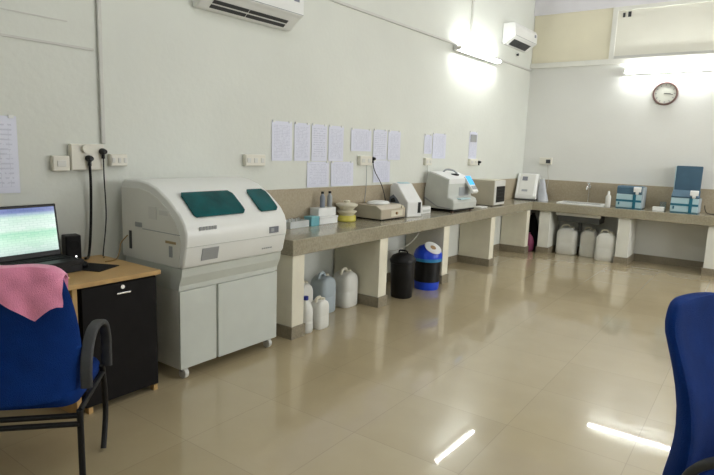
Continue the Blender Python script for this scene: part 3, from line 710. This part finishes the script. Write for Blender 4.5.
lt('tub', [(.085, 0), (.095, .01), (.095, .05), (.09, .06)], YELLOW, p, n=28); lt('dish', [(.07, .06), (.075, .075), (.10, .095), (.10, .105), (.07, .11)], CREAM, p, n=28)
lt('upper_dish', [(.06, .11), (.075, .13), (.108, .155), (.108, .172), (.085, .178), (.03, .185)], CREAM, p, n=28); lt('knob', [(.03, .185), (.034, .20), (.02, .208)], CREAM, p, n=20)

c = thing('bench_centrifuge', 'low beige benchtop centrifuge on the counter below the black cable', 'centrifuge', (-3.21, 4.905, CZ), math.radians(-2)); c.scale = (1, 1.07, 1.06)
pr('housing', [(-.17, .012), (-.17, .13), (-.15, .14), (.10, .14), (.165, .105), (.165, .012)], -.21, .20, BEIGEP, c, bevel=.006)
pr('end_cheek', [(-.165, .015), (-.165, .128), (-.15, .137), (.10, .137), (.16, .103), (.16, .015)], -.213, -.21, BEIGEP2, c)
bx('base_plate', -.165, .16, -.205, .195, .004, .012, BLACKM, c)
for sx in (-.14, .13):
    for sy in (-.18, .17): lt('foot', [(.014, 0), (.014, .004)], BLACK, c, cx=sx, cy=sy, n=12)
lt('lid', [(.105, .14), (.11, .146), (.095, .162), (.05, .17), (.02, .171)], PLW, c, cx=-.04, cy=0, n=28, sy=1.25)
lt('knob', [(.016, .165), (.016, .18)], CREAM, c, cx=.13, cy=.12, axis='x', n=14); bx('control_panel', .1652, .168, -.05, .15, .03, .09, CREAM, c)
lt('dial', [(.014, .168), (.014, .18)], mat('brown_dial', (.35, .22, .1), .4), c, cx=.04, cy=.06, axis='x', n=16)

a = thing('small_analyser', 'small white wedge-shaped analyser with a blue-grey flank and black slot', 'analyser', (-3.16, 5.29, CZ), math.radians(-18)); a.scale = (.95, .88, .97)
pr('body', [(-.17, .0), (-.17, .33), (-.11, .372), (-.04, .36), (.12, .20), (.155, .17), (.15, .0)], -.09, .155, PLW, a, bevel=.012)
pr('side_recess', [(-.165, .005), (-.165, .20), (-.10, .235), (-.03, .19), (.06, .10), (.12, .005)], -.095, -.09, BGREY, a)
pr('side_window', [(-.14, .14), (-.14, .18), (-.08, .20), (-.05, .155)], -.099, -.095, DGREY, a)
bx('card_slot', .152, .158, .08, .125, .045, .165, BLACK, a)
pr('display', [(-.095, .3725), (-.088, .3765), (-.042, .3655), (-.04, .361)], -.05, .12, mat('pale_blue_label', (.40, .58, .62), .3), a)
t = thing('tissue_box', 'small white carton on the counter between the two analysers', 'box', (-3.15, 5.69, CZ))
bx('carton', -.06, .05, -.10, .11, 0, .075, PLW, t, .004); bx('lid_flap', -.055, .045, -.095, .105, .075, .08, PLW2, t)
bx('printed_band', .05, .052, -.08, .09, .02, .045, LGREY, t)

a = thing('blood_analyser', 'large light-grey benchtop analyser with a blue screen on a raised arm', 'analyser', (-3.12, 6.32, CZ), math.radians(-3)); a.scale = (1, 1.22, 1.12)
pr('housing', [(-.19, .03), (-.20, .22), (-.16, .39), (-.13, .415), (-.06, .40), (.135, .345), (.14, .16), (.21, .14), (.225, .10), (.22, .03)], -.24, .24, LGREY, a, bevel=.014)
pr('side_groove', [(-.19, .13), (-.19, .15), (.0, .06), (.18, .045), (.18, .035), (.0, .045)], -.243, -.24, GREY, a)
pr('top_cover', [(-.15, .408), (-.128, .425), (-.055, .41), (.14, .354), (.142, .30), (.139, .30), (.132, .346)], -.235, .235, PLW, a, bevel=.002)
lt('rotor_well', [(.05, .372), (.055, .395), (.03, .402)], BLACKM, a, cx=.0, cy=.06, n=20, sy=1.2)
tb('probe_arm', [(-.10, -.03, .41), (-.07, 0, .445), (-.01, .05, .435), (.03, .08, .40)], .010, GREY, a)
bx('sample_tray', .12, .25, -.14, .06, .135, .150, mat('pale_cyan_tray', (.50, .68, .72), .3), a, .003)
bx('shadow_bay', .139, .143, -.03, .17, .16, .26, GREY, a)  # flat grey panel on the housing front
bx('base_plate', -.17, .20, -.22, .22, .012, .03, BLACK, a)
for sx in (-.14, .17):
    for sy in (-.19, .19): lt('foot', [(.018, 0), (.018, .013)], mat('brown_foot', (.12, .06, .04), .5), a, cx=sx, cy=sy, n=12)
s = pr('screen_arm', [(.10, .36), (.13, .375), (.26, .215), (.235, .19)], .09, .21, PLW, a, bevel=.006)
pr('touch_screen', [(.128, .3785), (.132, .3805), (.205, .289), (.201, .287)], .10, .20, BLUESCR, s)
pr('keypad', [(.215, .276), (.218, .278), (.245, .243), (.242, .241)], .105, .195, GREY, s)

b = thing('voltage_box', 'grey-beige rectangular unit with a black grille front on the counter', 'instrument', (-3.10, 7.47, CZ))
bx('case', -.17, .165, -.20, .20, .008, .355, BEIGEP2, b, .008)
bx('front_panel', .165, .172, -.19, .19, .015, .348, PLW2, b, .003)
bx('grille', .172, .178, -.13, .17, .05, .27, BLACK, b, .003)
for k in range(4): bx('grille_bar', .178, .182, -.12, .16, .075 + k * .05, .083 + k * .05, DGREY, b)
for sx in (-.13, .13):
    for sy in (-.16, .16): lt('foot', [(.015, 0), (.015, .008)], BLACK, b, cx=sx, cy=sy, n=12)
b = bx('paper_stack', -.06, .06, -.10, .10, 0, .012, PLW, loc=(-3.0, 7.0, CZ), bevel=.002); tag(b, 'small white pad lying on the counter left of the beige unit', 'pad')

# corner of the counters
b = thing('corner_instrument', 'white sloped-front instrument with dark display in the counter corner', 'instrument', (-3.04, 8.89, CZ), math.radians(8))
def yz(name, prof, x0, x1, m, par, bevel=0.0):
    bm = bmesh.new(); a_ = [bm.verts.new((x0, p[0], p[1])) for p in prof]; b_ = [bm.verts.new((x1, p[0], p[1])) for p in prof]; n = len(prof)
    for k in range(n): bm.faces.new((a_[k], a_[(k + 1) % n], b_[(k + 1) % n], b_[k]))
    bm.faces.new(a_); bm.faces.new(b_[::-1]); return obj(name, bm, m, par, bevel)
yz('housing', [(-.08, .02), (-.085, .07), (.08, .41), (.13, .42), (.22, .38), (.22, .02)], -.165, .16, PLW, b, .01)
yz('front_panel', [(-.080, .08), (-.0845, .083), (.073, .405), (.078, .402)], -.125, .115, PLW2, b)
yz('display', [(.028, .305), (.022, .308), (.052, .37), (.058, .367)], -.085, -.005, MARK, b)
yz('keypad', [(-.055, .135), (-.061, .138), (-.045, .17), (-.039, .167)], -.07, .02, GREY, b)
bx('base_plate', -.17, .165, -.09, .225, 0, .02, DGREY, b)
# rumpled grey plastic cover
b = thing('plastic_cover', 'rumpled grey-white plastic cover standing right of the corner instrument', 'cover', (-2.80, 8.97, CZ))
bm = bmesh.new(); rings = []
for i in range(9):
    t = i / 8; k = 1 - .55 * t
    rings.append([((.085 * k) * math.cos(a) * (1 + .10 * math.sin(5 * a + i)) - .03 * t, .06 * k * math.sin(a) * (1 + .1 * math.cos(4 * a + i)), .34 * t) for a in [2 * PI * j / 20 for j in range(20)]])
loft(bm, rings); obj('sheet', bm, mat('grey_film', (.50, .52, .56), .3, alpha=1), b, smooth=True); bx('tied_top', -.045, -.005, -.012, .012, .34, .36, PLW2, b, .004)

# ------------------------------------------------------------------ things on the back counter
b = thing('soap_bottle', 'slim white bottle standing left of the closed blue device', 'bottle', (-1.79, 8.80, CZ))
lt('body', [(.034, 0), (.037, .01), (.037, .15), (.018, .185)], PLW2, b, n=20); lt('cap', [(.016, .185), (.016, .215), (.008, .235)], PLW, b, n=16)
def device(lab, loc, open_):
    r = thing('blue_device', lab, 'analyser', loc, math.radians(0), 'blue and pale analysers on the back counter')
    bx('case', -.165, .165, -.135, .17, .012, .205, DVLIGHT, r, .008)
    bx('side_cover', .165, .18, -.12, .165, .012, .20, DVSIDE, r, .004)
    bx('base_plate', -.16, .17, -.13, .165, 0, .012, DVTEAL, r)
    bx('stripe', -.166, .167, -.14, -.134, .098, .128, DVTEAL, r)
    bx('stripe', .055, .095, -.142, -.134, .012, .205, DVTEAL, r)
    bx('front_sticker', -.135, -.115, -.139, -.1345, .05, .09, DVTEAL, r)
    if open_:
        bx('deck', -.16, .162, -.13, .165, .205, .212, DVBLUE, r)
        yz('front_cover', [(-.135, .205), (-.14, .225), (-.02, .31), (.0, .30), (.0, .205)], -.165, .165, DVBLUE, r, .004)
        l = yz('lid', [(.11, .25), (.14, .25), (.17, .63), (.14, .64)], -.17, .15, DVBLUE, r, .006)
        lt('lid_window', [(.05, .004), (.05, -.004)], DVTEAL, l, n=24, axis='y', loc=None) if False else None
        yz('hinge_block', [(.09, .205), (.09, .26), (.165, .26), (.165, .205)], -.12, .10, DVTEAL, r)
        bx('lid_edge', -.178, -.170, .115, .165, .26, .63, DVLIGHT, l)
    else:
        yz('lid', [(-.135, .205), (-.138, .30), (-.11, .32), (.15, .32), (.17, .29), (.17, .205)], -.165, .165, DVBLUE, r, .008)
        bx('lid_side', .165, .18, -.12, .165, .20, .31, DVSIDE, r, .004)
    yz('handle_cover', [(-.139, .24), (-.150, .25), (-.150, .30), (-.136, .315), (-.12, .315)], .055, .155, PLW, r, .006)
    yz('handle_tip', [(-.139, .205), (-.150, .222), (-.150, .25), (-.139, .25)], .085, .125, PLW, r, .004)
    return r
device('closed blue and pale-blue analyser beside the slim white bottle', (-1.52, 8.94, CZ), False)
device('blue and pale-blue analyser with its dark lid standing open', (-.82, 8.94, CZ), True)
b = thing('slide_box', 'small flat white box between the two blue analysers', 'box', (-1.13, 8.86, CZ))
bx('carton', -.07, .07, -.05, .05, 0, .045, PLW, b, .003); bx('lid', -.073, .073, -.053, .053, .04, .055, PLW, b, .003)
b = thing('glass_beaker', 'small glass beaker behind the flat white box', 'beaker', (-1.10, 9.02, CZ))
bm = bmesh.new(); lathe(bm, [(.04, 0), (.042, .01), (.042, .12), (.038, .12), (.038, .015), (.01, .012)], n=24); obj('glass', bm, mat('glass', (.75, .8, .8), .08, trans=.85), b, smooth=True)
lt('liquid', [(.0365, .016), (.0365, .05)], LGREY, b, n=24)
cable('dark cable lying on the back counter right of the open analyser', [(-.60, 9.15, .90), (-.59, 9.11, .85), (-.55, 9.03, .803), (-.45, 8.93, .802), (-.30, 8.98, .802)], .005, BLACKM)

# ------------------------------------------------------------------ cans and bins under the counter
def jerrycan(lab, loc, w, d, h, m, rz=0.0, cap=None, grp='plastic jerrycans under the counters'):
    r = thing('jerrycan', lab, 'jerrycan', loc, rz, grp)
    bm = bmesh.new(); rings = []
    for k, z in ((.90, 0), (1, .015), (1, h * .42), (.985, h * .44), (.985, h * .46), (1, h * .48), (1, h * .74), (.95, h * .82), (.84, h * .88), (.62, h * .93), (.38, h * .965)):
        rings.append([(x * (k), y * (.5 + .5 * k) if k < .9 else y * k, z) for x, y in rrect(w / 2, d / 2, min(w, d) * .28, 5)])
    loft(bm, rings); obj('body', bm, m, r, smooth=True)
    tb('handle', [(-w * .32, 0, h * .90), (-w * .26, 0, h * 1.02), (-.01 * w, 0, h * 1.05), (w * .10, 0, h * .95)], .014, CREAM if m is HDPE else m, r)
    lt('cap', [(.026, h * .93), (.026, h * 1.0), (.02, h * 1.01)], cap or CREAM, r, cx=w * .22, cy=0, n=16)
    return r
b = thing('water_bottle', 'clear plastic bottle with a dark blue cap in front of the jerrycans', 'bottle', (-2.905, 3.375, .0005))
lt('body', [(.052, 0), (.060, .012), (.060, .09), (.056, .10), (.060, .11), (.060, .19), (.04, .245), (.017, .27)], HDPE, b, n=24); lt('cap', [(.02, .27), (.02, .30)], BLUECAP, b, n=16)
lt('sticker', [(.0608, .03), (.0608, .08)], PLW2, b, n=24)
jerrycan('small squat white can with a grip beside the blue-capped bottle', (-2.895, 3.54, .0005), .15, .12, .25, HDPE, PI / 2)
jerrycan('white can mostly hidden behind the small bottles', (-3.17, 3.63, .0005), .17, .15, .33, HDPE, PI / 2)
jerrycan('bluish plastic can in the middle of the left-hand cans', (-3.17, 3.92, .0005), .21, .19, .35, HDPEB, PI / 2)
jerrycan('milky white can nearest the support wall, part filled', (-3.15, 4.235, .0005), .22, .20, .345, HDPE, PI / 2)
J = 'plastic jerrycans below the sink'
jerrycan('leftmost and widest of the three white jerrycans below the sink', (-2.36, 8.97, .0005), .30, .22, .43, HDPE, 0, grp=J)
jerrycan('middle and smallest of the three white jerrycans below the sink', (-2.04, 9.0, .0005), .245, .20, .42, HDPE, 0, grp=J)
jerrycan('rightmost jerrycan below the sink, standing furthest forward', (-1.755, 8.81, .0005), .27, .20, .43, HDPE, 0, grp=J)

b = thing('waste_bin', 'round black waste bin with a black lid under the counter', 'bin', (-2.91, 4.90, .0005))
lt('tub', [(.105, 0), (.112, .01), (.128, .36), (.133, .365), (.133, .38)], BLACK, b, n=32)
lt('lid', [(.137, .38), (.137, .395), (.11, .435), (.06, .46), (.02, .465)], BLACK, b, n=32)
tb('lid_handle', [(-.05, 0, .455), (-.04, 0, .485), (.04, 0, .485), (.05, 0, .455)], .008, BLACK, b)
b = thing('swing_bin', 'black bin with blue swing lid and blue foot under the counter', 'bin', (-2.90, 5.42, .0005), math.radians(0)); b.scale = (1.12, 1.12, .96)
lt('foot', [(.118, 0), (.12, .01), (.125, .09)], BINBLUE, b, n=32)
lt('tub', [(.123, .09), (.136, .33)], BLACK, b, n=32); lt('rim', [(.142, .33), (.144, .365)], BINLBLUE, b, n=32)
l = lt('dome_lid', [(.142, .365), (.140, .40), (.125, .45), (.09, .49), (.045, .512), (.01, .515)], BINBLUE, b, n=32)
# swing flap: pale disc lying on the sloping dome, facing the room
bm = bmesh.new(); lathe(bm, [(.092, -.004), (.092, .004), (.082, .008)], n=28, sy=.78)
f = obj('swing_flap', bm, PLW, l, smooth=True); f.location = (.072, -.04, .487); f.rotation_euler = (math.radians(24), math.radians(34), 0)
bm = bmesh.new(); lathe(bm, [(.03, .008), (.03, .0105)], n=20, sy=.8); o = obj('flap_emblem', bm, mat('brown_emblem', (.4, .25, .12), .5), l); o.location = f.location; o.rotation_euler = f.rotation_euler
# pink bag, and a black form added for the shade in the corner gap
b = thing('black_bag', 'tall black bag in the dark corner under the counter', 'bag', (-2.93, 8.98, .0005))
bm = bmesh.new(); rings = [[(.10 * k * math.cos(a) * (1 + .08 * math.sin(3 * a + i)), .09 * k * math.sin(a), z) for a in [2 * PI * j / 18 for j in range(18)]] for i, (k, z) in enumerate(((.8, 0), (1, .04), (1.05, .25), (.9, .42), (.55, .52), (.35, .56)))]
loft(bm, rings); obj('sack', bm, BLACKM, b, smooth=True); lt('knot', [(.02, .555), (.035, .59)], BLACK, b, n=12)
b = thing('pink_bag', 'small pink bag in front of the black bag in the corner gap', 'bag', (-2.80, 8.76, .0005))
b.location = (-2.90, 8.78, .0005)
bm = bmesh.new(); rings = [[(.075 * k * math.cos(a) * (1 + .08 * math.sin(4 * a + i)), .05 * k * math.sin(a), z) for a in [2 * PI * j / 18 for j in range(18)]] for i, (k, z) in enumerate(((.8, 0), (1, .03), (1.05, .14), (.8, .22), (.3, .27)))]
loft(bm, rings); obj('sack', bm, PINKBAG, b, smooth=True); lt('knot', [(.012, .268), (.022, .29)], PINKBAG, b, n=12)
